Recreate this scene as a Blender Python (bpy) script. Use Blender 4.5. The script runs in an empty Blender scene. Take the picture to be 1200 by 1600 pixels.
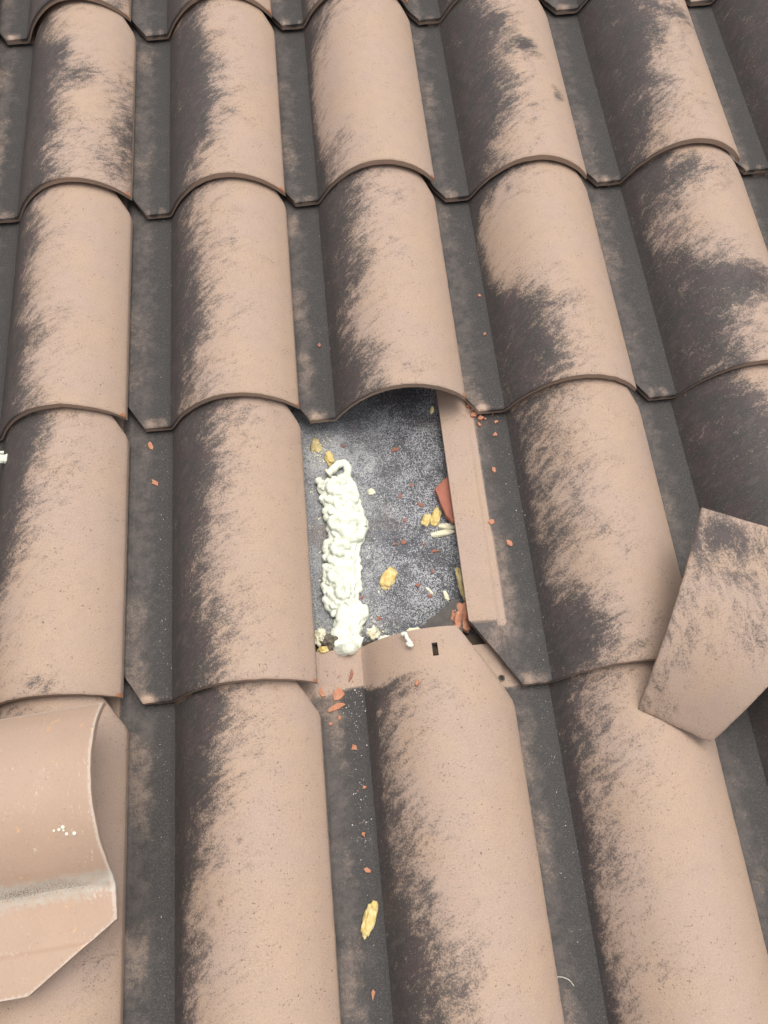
import bpy, bmesh, math, random
from mathutils import Vector, Matrix, Euler, noise
random.seed(11)
SC = bpy.context.scene
C = SC.collection

# ------------------------------------------------------------------ camera, light, exposure
PITCH = math.radians(20)                      # the roof slope; everything is laid out in roof coordinates
ROOF = Matrix.Rotation(PITCH, 4, 'X')         # roof frame: x across, y up the slope, z out of the slope
CAM = Vector((0.26677443, -1.36544415, 1.09751198))
AX = ((0.99520047, -0.09671271, -0.01492199), (-0.09550015, -0.92660633, -0.36370376), (0.02134797, 0.3633832, -0.93139514))
FPX = 1350.25
cd = bpy.data.cameras.new('camera'); cam = bpy.data.objects.new('camera', cd); C.objects.link(cam)
cd.sensor_fit = 'HORIZONTAL'; cd.sensor_width = 36; cd.lens = FPX / 1200 * 36
cd.clip_start = .01; cd.clip_end = 200
m = Matrix.Identity(4)
for i in range(3):
    m[i][0] = AX[0][i]; m[i][1] = -AX[1][i]; m[i][2] = -AX[2][i]; m[i][3] = CAM[i]
cam.matrix_world = ROOF @ m
SC.camera = cam
SUN = (ROOF.to_3x3() @ Vector((.16, .20, 1))).normalized()
w = bpy.data.worlds.new('World'); SC.world = w; w.use_nodes = True
nt = w.node_tree; bg = nt.nodes['Background']
sky = nt.nodes.new('ShaderNodeTexSky'); sky.sky_type = 'NISHITA'; sky.sun_disc = False
sky.sun_elevation = math.asin(SUN.z); sky.sun_rotation = math.atan2(SUN.x, SUN.y)
sky.air_density = .8; sky.dust_density = 6.0; sky.ozone_density = .6
hs = nt.nodes.new('ShaderNodeHueSaturation'); hs.inputs['Saturation'].default_value = .45      # milky overcast
nt.links.new(sky.outputs[0], hs.inputs['Color']); nt.links.new(hs.outputs[0], bg.inputs[0]); bg.inputs[1].default_value = .15
sl = bpy.data.lights.new('sun', 'SUN'); sl.energy = .85; sl.angle = math.radians(38); sl.color = (1, .92, .82)
so = bpy.data.objects.new('sun', sl); C.objects.link(so)
so.rotation_euler = SUN.to_track_quat('Z', 'Y').to_euler()
SC.view_settings.view_transform = 'Standard'; SC.view_settings.look = 'None'
SC.view_settings.gamma = 1; SC.view_settings.exposure = 0.31

# ------------------------------------------------------------------ tile dimensions (metres)
W = .24; G = .389; PW = .0533; WR = W - PW; H = .0728; HR = .0230; TH = .011
LEN = G + .072; STRIP = .0930; TILT = .0165 / G; CH = .09
PROF = [(0, 0), (.03, .09), (.06, .21), (.10, .36), (.15, .51), (.22, .68), (.3, .83), (.38, .93), (.45, .98), (.53, 1), (.6, .99), (.7, .925), (.8, .80), (.9, .61), (.96, .445), (1, .316)]
def spline(x, pts):
    if x <= pts[0][0]: return pts[0][1]
    for i in range(len(pts) - 1):
        if x <= pts[i + 1][0]:
            a, b = pts[i], pts[i + 1]
            p0 = pts[max(i - 1, 0)]; p3 = pts[min(i + 2, len(pts) - 1)]
            ma = (b[1] - p0[1]) / (b[0] - p0[0]); mb = (p3[1] - a[1]) / (p3[0] - a[0])
            d = b[0] - a[0]; t = (x - a[0]) / d
            return ((2*t**3 - 3*t*t + 1)*a[1] + (t**3 - 2*t*t + t)*d*ma + (-2*t**3 + 3*t*t)*b[1] + (t**3 - t*t)*d*mb)
    return pts[-1][1]
def prof(x):
    if x < -PW - .003: return .0028           # the underlap strip is a little higher than the pan
    if x < -PW + .001: return .0028 * (-PW + .001 - x) / .004
    if x <= 0: return .0012 * math.exp(x / .004)
    return max(H * spline(x / WR, PROF), .0012 * math.exp(-x / .004))
def sstep(a, b, x):
    t = min(max((x - a) / (b - a), 0), 1); return t * t * (3 - 2 * t)
def lerp_knots(v, kn):
    if v <= kn[0][0]: return kn[0][1:]
    for a, b in zip(kn, kn[1:]):
        if v <= b[0]:
            t = (v - a[0]) / (b[0] - a[0]); return [p + (q - p) * t for p, q in zip(a[1:], b[1:])]
    return kn[-1][1:]
# how far each tile has been shifted from the regular grid when it was laid
JIT = {(-1,0):(-.005,.006),(-1,1):(.0005,.004),(-1,2):(-.0025,.003),(-1,3):(-.003,.001),(0,0):(.0,-.004),(0,1):(.002,-.006),(0,2):(.001,.003),(0,3):(0,.003),
       (1,0):(-.002,.002),(1,1):(-.002,.001),(1,2):(-.004,0),(2,0):(-.001,-.005),(2,1):(-.003,-.009),(2,2):(-.003,-.003),(2,3):(0,-.005),(2,4):(-.002,-.004),
       (3,0):(.002,-.001),(3,1):(.002,.004),(3,2):(.004,.001),(4,1):(.001,.009),(4,2):(.002,.004),(1,4):(.002,.0),(0,4):(0,.002)}
def tile_xy(c, r):
    j = JIT.get((c, r), (0, 0))
    if r >= 4: j = (j[0], j[1] - .013)
    return c * W + j[0], -r * G - .0078 * c + j[1]
FELT = -.040
def felt_z(x, y):
    return FELT + .005 * noise.noise(Vector((x * 6, y * 9, 3))) + .0016 * noise.noise(Vector((x * 28, y * 40, 1))) + .0022 * max(0, noise.noise(Vector((x * 5 + y * 3, y * 26 + x * 6, 8)))) ** .7
def surf(x, y):
    best = felt_z(x, y)
    c0 = math.floor((x + PW) / W)
    for c in (c0, c0 + 1):
        for r in range(-3, 6):
            if (c, r) == (1, 3): continue
            X, Y = tile_xy(c, r); lx, ly = x - X, y - Y
            if -STRIP <= lx <= WR and 0 <= ly <= LEN:
                if ly < CH and lx + .036 < -(STRIP - .036) * ly / CH: continue
                best = max(best, prof(lx) - TILT * ly)
    return best
def ray(px, py):
    d = Vector(((px - 600) / FPX, (py - 800) / FPX, 1))
    return Vector((sum(AX[k][i] * d[k] for k in range(3)) for i in range(3)))
def at(px, py, z=None):
    d = ray(px, py)
    if z is not None:
        t = (z - CAM.z) / d.z; return CAM + d * t
    t = .75
    while t < 2:
        p = CAM + d * t
        if p.z <= surf(p.x, p.y): return p
        t += .0008
    return p
# ------------------------------------------------------------------ helpers
def obj(name, bm, mats, parent=None, smooth=True, mw=None):
    me = bpy.data.meshes.new(name); bm.to_mesh(me); bm.free()
    for mm in (mats if isinstance(mats, (list, tuple)) else [mats]): me.materials.append(mm)
    if smooth: me.polygons.foreach_set('use_smooth', [True] * len(me.polygons))
    o = bpy.data.objects.new(name, me); C.objects.link(o)
    if parent: o.parent = parent
    elif mw is not None: o.matrix_world = ROOF @ mw
    else: o.matrix_world = ROOF
    return o
def tag(o, label=None, cat=None, group=None, kind=None):
    if label: o['label'] = label
    if cat: o['category'] = cat
    if group: o['group'] = group
    if kind: o['kind'] = kind
    return o
# ------------------------------------------------------------------ materials
class N:
    def __init__(s, name):
        s.m = bpy.data.materials.new(name); s.m.use_nodes = True; s.t = s.m.node_tree
        s.b = s.t.nodes['Principled BSDF']
    def n(s, ty, **kw):
        o = s.t.nodes.new(ty)
        for k, v in kw.items():
            if hasattr(o, k) and k != 'inputs': setattr(o, k, v)
        return o
    def l(s, a, b): s.t.links.new(a, b)
    def val(s, sock, v):
        if hasattr(v, 'is_output') or isinstance(v, bpy.types.NodeSocket): s.l(v, sock)
        else: sock.default_value = v
    def math(s, op, a, b=0, c=None, clamp=False):
        o = s.n('ShaderNodeMath', operation=op, use_clamp=clamp); s.val(o.inputs[0], a); s.val(o.inputs[1], b)
        if c is not None: s.val(o.inputs[2], c)
        return o.outputs[0]
    def mix(s, f, a, b):
        o = s.n('ShaderNodeMix', data_type='RGBA'); s.val(o.inputs[0], f)
        for i, v in ((6, a), (7, b)):
            if isinstance(v, tuple): o.inputs[i].default_value = (*v, 1)
            else: s.l(v, o.inputs[i])
        return o.outputs[2]
    def noise(s, vec, scale, detail=3, rough=.55, dist=0):
        o = s.n('ShaderNodeTexNoise'); s.l(vec, o.inputs['Vector']); o.inputs['Scale'].default_value = scale
        o.inputs['Detail'].default_value = detail; o.inputs['Roughness'].default_value = rough; o.inputs['Distortion'].default_value = dist
        return o.outputs['Fac']
    def mapr(s, v, a, b, c=0, d=1, smooth=True):
        o = s.n('ShaderNodeMapRange', interpolation_type='SMOOTHSTEP' if smooth else 'LINEAR')
        s.val(o.inputs[0], v); o.inputs[1].default_value = a; o.inputs[2].default_value = b; o.inputs[3].default_value = c; o.inputs[4].default_value = d
        return o.outputs[0]
    def bump(s, h, strength, dist, normal=None):
        o = s.n('ShaderNodeBump'); s.l(h, o.inputs['Height']); o.inputs['Strength'].default_value = strength; o.inputs['Distance'].default_value = dist
        if normal: s.l(normal, o.inputs['Normal'])
        s.l(o.outputs[0], s.b.inputs['Normal']); return o.outputs[0]

def tile_material(name, base_a, base_b, rough=.72, clean=False):
    k = N(name)
    tc = k.n('ShaderNodeAttribute', attribute_name='tc').outputs['Vector']
    st = k.n('ShaderNodeAttribute', attribute_name='stain').outputs['Fac']
    # streaks of algae running up and over the roll, like combed hair
    rot = k.n('ShaderNodeMapping', vector_type='POINT'); k.l(tc, rot.inputs[0]); rot.inputs['Rotation'].default_value = (0, 0, math.radians(-27))
    sc = k.n('ShaderNodeMapping'); k.l(rot.outputs[0], sc.inputs[0]); sc.inputs['Scale'].default_value = (.40, 1, 1)
    str1 = k.noise(sc.outputs[0], 105, 6, .68, .5)
    low = k.noise(tc, 19, 5, .62, .5)
    g1 = k.noise(tc, 480, 2, .7)
    g2 = k.noise(tc, 210, 4, .72)
    c0 = lambda v: k.math('SUBTRACT', v, .5)
    sepx = k.n('ShaderNodeSeparateXYZ'); k.l(tc, sepx.inputs[0])
    roll = k.mapr(sepx.outputs[0], -.003, .012)
    notroll = k.math('SUBTRACT', 1, roll)
    iso = k.noise(tc, 60, 5, .65, .3)
    s = k.math('MULTIPLY_ADD', c0(low), .95, st)
    s = k.math('MULTIPLY_ADD', k.math('MULTIPLY', c0(str1), roll), 1.5, s)
    s = k.math('MULTIPLY_ADD', k.math('MULTIPLY', c0(iso), notroll), 1.1, s)
    s2 = k.math('MULTIPLY_ADD', c0(g2), 1.5, s)
    s2 = k.math('MULTIPLY_ADD', c0(g1), 2.0, s2)
    fine = k.mapr(s2, .30, .70)
    broad = k.mapr(s, .14, .84)
    mask = k.math('MULTIPLY_ADD', fine, .47, k.math('MULTIPLY', broad, .53), clamp=True)
    mask = k.math('MAXIMUM', mask, k.math('MULTIPLY', k.math('MULTIPLY', notroll, k.mapr(st, .12, .42)), k.math('MULTIPLY_ADD', mask, .45, .55)))
    gate = k.mapr(st, .01, .16)
    mask = k.math('MULTIPLY', mask, gate)
    # clay-coloured concrete
    b = k.mix(k.mapr(k.noise(tc, 11, 4, .55), .38, .62), base_a, base_b)
    b = k.mix(k.math('MULTIPLY', k.mapr(k.noise(tc, 45, 4, .65), .4, .7), .35), b, (.365, .272, .222))
    b = k.mix(k.math('MULTIPLY', k.mapr(g1, .35, .7), .28), b, (.30, .225, .185))
    b = k.mix(k.math('MULTIPLY', k.mapr(k.noise(tc, 700, 1, .5), .45, .75), .25), b, (.60, .49, .40))
    orn = k.n('ShaderNodeAttribute', attribute_type='OBJECT', attribute_name='tone').outputs['Fac']
    b = k.mix(orn, b, (.33, .245, .20))
    pit = k.mapr(k.math('MULTIPLY_ADD', c0(k.noise(tc, 40, 3, .6)), .35, k.noise(tc, 330, 2, .6)), .66, .72)
    b = k.mix(k.math('MULTIPLY', pit, .65), b, (.11, .085, .075))
    warm = k.mapr(k.noise(tc, 24, 3, .6, 1), .70, .80)
    b = k.mix(k.math('MULTIPLY', warm, .35), b, (.46, .33, .17))
    pale = k.mapr(k.noise(tc, 420, 2, .5), .735, .77)
    b = k.mix(k.math('MULTIPLY', pale, .4), b, (.72, .68, .60))
    # algae: violet brown on the roll, green grey in the pan
    dk = k.mix(k.mapr(k.noise(tc, 30, 4, .6), .35, .65), (.066, .052, .052), (.050, .050, .046))
    pan = sepx
    dk = k.mix(k.mapr(pan.outputs[0], .014, -.004, 0, 1), dk, k.mix(k.mapr(k.math('MULTIPLY_ADD', k.mapr(sepx.outputs[0], -.045, -.008), -.22, k.noise(tc, 48, 7, .78)), .30, .66), (.038, .038, .036), (.108, .094, .086)))
    dk = k.mix(k.math('MULTIPLY', k.mapr(g1, .42, .72), .45), dk, (.130, .105, .095))
    dk = k.mix(k.math('MULTIPLY', k.math('MULTIPLY', roll, k.mapr(str1, .48, .68)), .40), dk, (.150, .120, .108))
    moss = k.mapr(k.noise(tc, 42, 4, .6), .62, .76)
    dk = k.mix(k.math('MULTIPLY', moss, .35), dk, (.060, .075, .045))
    speck = k.mapr(k.noise(tc, 520, 1, .5), .76, .79)
    dk = k.mix(k.math('MULTIPLY', speck, .6), dk, (.42, .38, .33))
    col = k.mix(mask, b, dk)
    chip = k.n('ShaderNodeAttribute', attribute_name='chip').outputs['Fac']
    cm = k.mapr(k.math('MULTIPLY_ADD', c0(k.noise(tc, 160, 3, .6)), 1.2, chip), .52, .62)
    col = k.mix(cm, col, (.44, .19, .10))
    k.l(col, k.b.inputs['Base Color'])
    k.l(k.mapr(mask, 0, 1, rough, .62), k.b.inputs['Roughness'])
    k.b.inputs['Specular IOR Level'].default_value = .32
    hgt = k.math('MULTIPLY_ADD', g1, .8, k.math('MULTIPLY', g2, .8))
    hgt = k.math('MULTIPLY_ADD', pit, -.6, hgt)
    n1 = k.bump(k.noise(tc, 26, 3, .5), .35, .0016)
    k.bump(hgt, .7, .0009, n1)
    return k.m
TILE = tile_material('weathered_tile', (.440, .318, .228), (.425, .315, .245))

def clean_material(name, a, b2):
    k = N(name)
    tc = k.n('ShaderNodeAttribute', attribute_name='tc').outputs['Vector']
    st = k.n('ShaderNodeAttribute', attribute_name='stain').outputs['Fac']
    b = k.mix(k.mapr(k.noise(tc, 14, 4, .6), .35, .65), a, b2)
    b = k.mix(k.math('MULTIPLY', k.mapr(k.noise(tc, 5, 2, .5), .4, .7), .4), b, (.44, .33, .26))
    mp = k.n('ShaderNodeMapping'); k.l(tc, mp.inputs[0]); mp.inputs['Scale'].default_value = (.35, 1, 1); mp.inputs['Rotation'].default_value = (0, 0, .25)
    scr = k.mapr(k.noise(mp.outputs[0], 230, 5, .75, 1.4), .60, .66)
    reg = k.mapr(k.noise(tc, 26, 3, .6), .50, .60)
    b = k.mix(k.math('MULTIPLY', k.math('MULTIPLY', scr, reg), .75), b, (.72, .64, .54))
    osp = k.math('MULTIPLY', k.mapr(k.noise(tc, 75, 3, .6), .66, .71), .7)
    b = k.mix(osp, b, (.68, .40, .17))
    b = k.mix(k.math('MULTIPLY', k.mapr(k.noise(tc, 330, 4, .75), .42, .66), .18), b, (.33, .24, .18))
    pit = k.mapr(k.noise(tc, 300, 2, .6), .68, .72)
    b = k.mix(k.math('MULTIPLY', pit, .5), b, (.13, .10, .085))
    sx2 = k.n('ShaderNodeSeparateXYZ'); k.l(tc, sx2.inputs[0])
    bx = k.math('MULTIPLY_ADD', k.math('SUBTRACT', k.noise(tc, 90, 5, .75), .5), .030, sx2.outputs[0])
    band = k.math('MULTIPLY', k.mapr(bx, -.014, -.007), k.mapr(bx, .026, .012))
    b = k.mix(k.math('MULTIPLY', band, k.mapr(k.noise(tc, 120, 5, .75), .35, .6, .25, .8)), b, (.44, .42, .36))
    grime = k.mapr(k.math('MULTIPLY_ADD', k.math('SUBTRACT', k.noise(tc, 650, 3, .7), .5), 1.6, st), .45, .62)
    b = k.mix(k.math('MULTIPLY', grime, .85), b, (.075, .075, .06))
    chip = k.n('ShaderNodeAttribute', attribute_name='chip').outputs['Fac']
    wm = k.mapr(k.math('MULTIPLY_ADD', k.math('SUBTRACT', k.noise(tc, 300, 4, .7), .5), 1.5, chip), .45, .75)
    b = k.mix(k.math('MULTIPLY', wm, .42), b, (.66, .62, .54))
    k.l(b, k.b.inputs['Base Color'])
    k.l(k.mapr(k.noise(tc, 30, 3, .6), .3, .7, .55, .72), k.b.inputs['Roughness'])
    k.b.inputs['Specular IOR Level'].default_value = .42
    n1 = k.bump(k.noise(tc, 30, 3, .5), .3, .001)
    k.bump(k.noise(tc, 320, 4, .7), .6, .0007, n1)
    return k.m
CLEAN = clean_material('scuffed_tile', (.465, .328, .238), (.44, .31, .225))

def felt_material():
    k = N('mineral_felt')
    tc = k.n('ShaderNodeTexCoord').outputs['Object']
    v = k.n('ShaderNodeTexVoronoi'); k.l(tc, v.inputs['Vector']); v.inputs['Scale'].default_value = 900
    wn = k.n('ShaderNodeTexWhiteNoise'); k.l(v.outputs['Color'], wn.inputs['Vector'])
    pat = k.noise(tc, 16, 5, .6, .5)
    sep = k.n('ShaderNodeSeparateXYZ'); k.l(tc, sep.inputs[0])
    # glare by the foam, painted into the felt colour, fading right in ragged drifts
    glare = k.mapr(k.math('MULTIPLY_ADD', k.math('SUBTRACT', k.noise(tc, 22, 5, .7), .5), .16, sep.outputs[0]), .335, .215)
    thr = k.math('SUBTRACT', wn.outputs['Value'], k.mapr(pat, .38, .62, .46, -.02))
    thr = k.math('MULTIPLY_ADD', glare, .20, thr)
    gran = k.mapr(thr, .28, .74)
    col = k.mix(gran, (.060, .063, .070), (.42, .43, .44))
    col = k.mix(k.math('MULTIPLY', glare, .42), col, (.36, .37, .37))
    col = k.mix(k.mapr(k.noise(tc, 60, 7, .8), .50, .68, 0, .75), col, (.045, .045, .049))
    spk = k.mapr(k.noise(tc, 340, 1, .5), .70, .74)
    col = k.mix(k.math('MULTIPLY', spk, .7), col, (.62, .62, .60))
    br = k.math('MULTIPLY', k.mapr(k.noise(tc, 9, 4, .6), .58, .72), .35)
    col = k.mix(br, col, (.17, .10, .07))
    k.l(col, k.b.inputs['Base Color'])
    k.l(k.mapr(wn.outputs['Value'], 0, 1, .26, .5), k.b.inputs['Roughness'])
    k.b.inputs['Specular IOR Level'].default_value = .9
    n1 = k.bump(k.noise(tc, 60, 4, .6), .5, .003)
    k.bump(v.outputs['Distance'], .65, .0012, n1)
    return k.m
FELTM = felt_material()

def simple(name, a, b2, scale=120, rough=.8, bump=.5, bdist=.001, sss=0, spots=None):
    k = N(name); tc = k.n('ShaderNodeTexCoord').outputs['Object']
    c = k.mix(k.mapr(k.noise(tc, scale, 4, .65), .32, .68), a, b2)
    if spots: c = k.mix(k.mapr(k.noise(tc, scale * 2.6, 3, .6), spots[1], spots[1] + .06), c, spots[0])
    k.l(c, k.b.inputs['Base Color']); k.b.inputs['Roughness'].default_value = rough
    k.b.inputs['Specular IOR Level'].default_value = .3
    if sss:
        k.b.inputs['Subsurface Weight'].default_value = sss; k.b.inputs['Subsurface Scale'].default_value = .004
        k.b.inputs['Subsurface Radius'].default_value = (1, .9, .6)
    k.bump(k.noise(tc, scale * 3, 3, .6), bump, bdist)
    return k.m
TERRA = simple('terracotta_body', (.46, .19, .11), (.52, .27, .17), 160, spots=((.2, .09, .06), .66))
DUSTY = simple('dusty_terracotta', (.30, .12, .085), (.36, .17, .12), 200, spots=((.10, .08, .07), .60))
REDT = simple('red_clay', (.33, .115, .075), (.38, .14, .09), 60, rough=.6, bump=.2)
YELLOW = simple('aged_foam', (.62, .44, .13), (.80, .66, .33), 170, rough=.85, bump=.8, bdist=.0015, sss=.15)
OLIVE = simple('dirty_foam', (.42, .33, .14), (.62, .52, .28), 170, rough=.85, bump=.8)
PALE = simple('pale_foam', (.74, .69, .46), (.86, .83, .66), 170, rough=.8, bump=.8, bdist=.0015, sss=.15)
WHITE = simple('fresh_foam', (.70, .73, .60), (.82, .84, .72), 90, rough=.6, bump=.35, bdist=.0012, sss=.08)
GRIT = simple('pale_grit', (.42, .40, .36), (.72, .70, .64), 300)
RUBBLE = simple('dark_rubble', (.09, .08, .065), (.22, .19, .14), 220)
HOLE = simple('dark_hole', (.035, .03, .028), (.05, .04, .04), 200)
THREAD = simple('pale_thread', (.6, .58, .52), (.68, .66, .6), 200)

# ------------------------------------------------------------------ the tile mesh
def plate(name, xs, ys, xmin, xmax, zf, stainf, seed, mats, parent=None, mw=None, slot=None, chipf=None, wob=0, th=TH, round_tail=True, tcoff=0, parts=(('pan', -9, 0), ('barrel', 0, 9))):
    """a curved plate of constant thickness over the region xmin(y)..xmax(y)"""
    verts = []; faces = []; nx, ny = len(xs), len(ys)
    tc = []; st = []; ch = []
    arc = []; a = 0; px_ = None
    for x in xs:
        z = prof(x)
        if px_ is not None: a += math.hypot(x - px_[0], z - px_[1])
        px_ = (x, z); arc.append(a)
    a0 = min(range(nx), key=lambda i: abs(xs[i])); off = arc[a0]
    for side in (0, 1):
        for y in ys:
            lo, hi = xmin(y), xmax(y)
            for i, x in enumerate(xs):
                xx = min(max(x, lo), hi)
                z = zf(xx, y) + wob * noise.noise(Vector((xx * 9, y * 7, seed)))
                ed = 0
                if round_tail and y < .004: ed += (.004 - y) ** 2 / .004 * .45
                dr = hi - xx
                if dr < .004 and xx > 0: ed += (.004 - dr) ** 2 / .004 * .4
                dl = xx - lo
                if dl < .003: ed += (.003 - dl) ** 2 / .003 * .3
                if side == 0: z -= ed
                else: z -= th
                verts.append((xx, y, z))
                yy = y
                if round_tail and y < .012:
                    nk = noise.noise(Vector((x * 150, seed * 3.1, .5))); big = noise.noise(Vector((x * 34, seed * 5.7, 9.5)))
                    yy = y + (1 - y / .012) * (.0006 * nk + .0030 * max(0, big - .42) * (1 + nk))
                if xx > .1 and dr < .004: xx += .0005 * noise.noise(Vector((y * 130, seed * 2.3, 4)))
                verts[-1] = (xx, yy, verts[-1][2])
                tc.append((arc[i] - off + (xx - x) + tcoff, y, seed * 3.7 + side * 9)); st.append(stainf(xx, y) if side == 0 else 0)
                ch.append(chipf(xx, y) if chipf and side == 0 else 0)
    def idx(s, j, i): return s * nx * ny + j * nx + i
    cells = []
    for j in range(ny - 1):
        for i in range(nx - 1):
            if slot and slot[0] < (xs[i] + xs[i+1]) / 2 < slot[1] and slot[2] < (ys[j] + ys[j+1]) / 2 < slot[3]: continue
            lo = min(xmin(ys[j]), xmin(ys[j+1])); hi = max(xmax(ys[j]), xmax(ys[j+1]))
            if xs[i+1] <= lo + 1e-7 or xs[i] >= hi - 1e-7: continue
            cells.append((j, i))
    edges = {}; owner = []
    for j, i in cells:
        q = [(j, i), (j, i+1), (j+1, i+1), (j+1, i)]
        faces.append([idx(0, *p) for p in q]); faces.append([idx(1, *p) for p in reversed(q)])
        xm = (xs[i] + xs[i+1]) / 2; owner += [xm, xm]
        for a_, b_ in zip(q, q[1:] + q[:1]): edges[(a_, b_)] = edges.get((a_, b_), 0) + 1
    for (a_, b_) in list(edges):
        if (b_, a_) not in edges:
            faces.append([idx(0, *b_), idx(0, *a_), idx(1, *a_), idx(1, *b_)])
            mid = (xs[a_[1]] + xs[b_[1]]) / 2
            owner.append(mid + (1e-5 if mid < .01 else -1e-5) if a_[1] == b_[1] else mid)
    me = bpy.data.meshes.new(name); me.from_pydata(verts, [], faces)
    at1 = me.attributes.new('tc', 'FLOAT_VECTOR', 'POINT'); at1.data.foreach_set('vector', [v for t in tc for v in t])
    at2 = me.attributes.new('stain', 'FLOAT', 'POINT'); at2.data.foreach_set('value', st)
    at3 = me.attributes.new('chip', 'FLOAT', 'POINT'); at3.data.foreach_set('value', ch)
    if not parts: groups = [(name, faces)]
    else: groups = [(pn, [f for f, ow in zip(faces, owner) if lo_ <= ow < hi_]) for pn, lo_, hi_ in parts]
    root = None
    if parts:
        root = bpy.data.objects.new(name, None); C.objects.link(root); root.empty_display_size = .05
        root.matrix_world = ROOF @ (mw or Matrix.Identity(4))
    for pn, fs in groups:
        keep = set(tuple(sorted(f)) for f in fs)
        bm = bmesh.new(); bm.from_mesh(me)
        bmesh.ops.delete(bm, geom=[f for f in bm.faces if tuple(sorted(v.index for v in f.verts)) not in keep], context='FACES')
        bmesh.ops.delete(bm, geom=[v for v in bm.verts if not v.link_faces], context='VERTS')
        bmesh.ops.remove_doubles(bm, verts=bm.verts, dist=2e-5)
        for e in bm.edges:
            if len(e.link_faces) == 2 and e.calc_face_angle(0) > .7: e.smooth = False
        o = obj(pn, bm, mats, root or parent, True, mw)
    bpy.data.meshes.remove(me)
    return root or o

def frange(a, b, n): return [a + (b - a) * i / (n - 1) for i in range(n)]
XS = frange(-STRIP, -PW - .004, 6) + [-PW - .002, -PW, -PW + .001, -PW + .003] + frange(-PW + .006, -.006, 9) + frange(-.004, .02, 10) + frange(.024, WR - .004, 40) + [WR - .0025, WR - .0012, WR]
YS = [0, .0008, .0018, .003, .0045, .007, .012] + frange(.018, LEN - .006, 62) + [LEN - .003, LEN]
SLOT = (.0905, .0975, LEN - .037, LEN - .020)
XSS = sorted(set([x for x in XS if not (SLOT[0] - .001 < x < SLOT[1] + .001)] + [SLOT[0], SLOT[1], .094]))
YSS = sorted(set([y for y in YS if not (SLOT[2] - .001 < y < SLOT[3] + .001)] + [SLOT[2], SLOT[3], (SLOT[2] + SLOT[3]) / 2]))
def t_xmin(y): return -.036 - (STRIP - .036) * min(y / CH, 1)
def t_xmax(y):
    k = max(0, y - (LEN - .095)) / .095
    return WR - .062 * k

def make_stain(kn, blobs, seed, panlight=.5, tail=.4, strip=-PW - .014, head=1.0, wide=.22, ext=True):
    """kn: (v, edge as share of the roll, strength); blobs: (u, v, ru, rv, amount)"""
    rnd = random.Random(seed)
    ph = rnd.uniform(0, 50)
    def f(x, y):
        v = y / G
        if x < strip - (.05 * sstep(.086, .078, y + .3 * (x + .06)) if strip > -PW else 0): return 0.0
        hd = head + (.13 * sstep(-.018, -.028, x) if ext else 0)
        cov = 1 - sstep(hd, hd + .02, v + .018 * noise.noise(Vector((x * 30, ph, 0))))   # head under the course above is clean
        if x <= 0:
            q = (x + PW) / PW
            n_ = noise.noise(Vector((x * 14 + ph, y * 11, 2.2)))
            s = .95 + .25 * sstep(.35, .8, q) - panlight * sstep(.75, .25, q) * sstep(-.15, .35, n_)
            s -= (tail + .35) * sstep(.022, .006, y + .005 * n_) * sstep(.1, .5, q) * sstep(-.5, .1, noise.noise(Vector((x * 60, ph, 5))))
            s += .30 * math.exp(-(x / .007) ** 2) + .4 * sstep(.93, .99, v) * ext
            return max(s, 0) * cov
        u = x / WR
        e, a = lerp_knots(v, kn)
        e += .07 * noise.noise(Vector((ph, y * 13, .3)))
        s = a * (1 - sstep(e - .34, e + .20, u)) + .25 * sstep(.10, 0, u)
        s += wide * a * (1 - sstep(e, e + .55, u))
        for bu, bv, ru, rv, am in blobs:
            d = ((u - bu) / ru) ** 2 + ((v - bv) / rv) ** 2
            s += am * math.exp(-d)
        s += .35 * math.exp(-(x / .010) ** 2) + .22 * sstep(.955, .995, v) * (1 - sstep(.2, .7, u))
        s = min(s, .92) + .04
        return max(s, 0) * cov
    return f
def tile_chips(c, r, seed):
    rnd = random.Random(seed * 7 + 1)
    pts = []
    if rnd.random() < .7: pts.append((WR, 0, .008, .8))
    if rnd.random() < .35: pts.append((rnd.uniform(.02, WR), 0, .006, .55))
    def f(x, y):
        return max([a * math.exp(-((x - px) ** 2 + (y - py) ** 2) / rr ** 2) for px, py, rr, a in pts] + [0])
    return f
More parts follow.
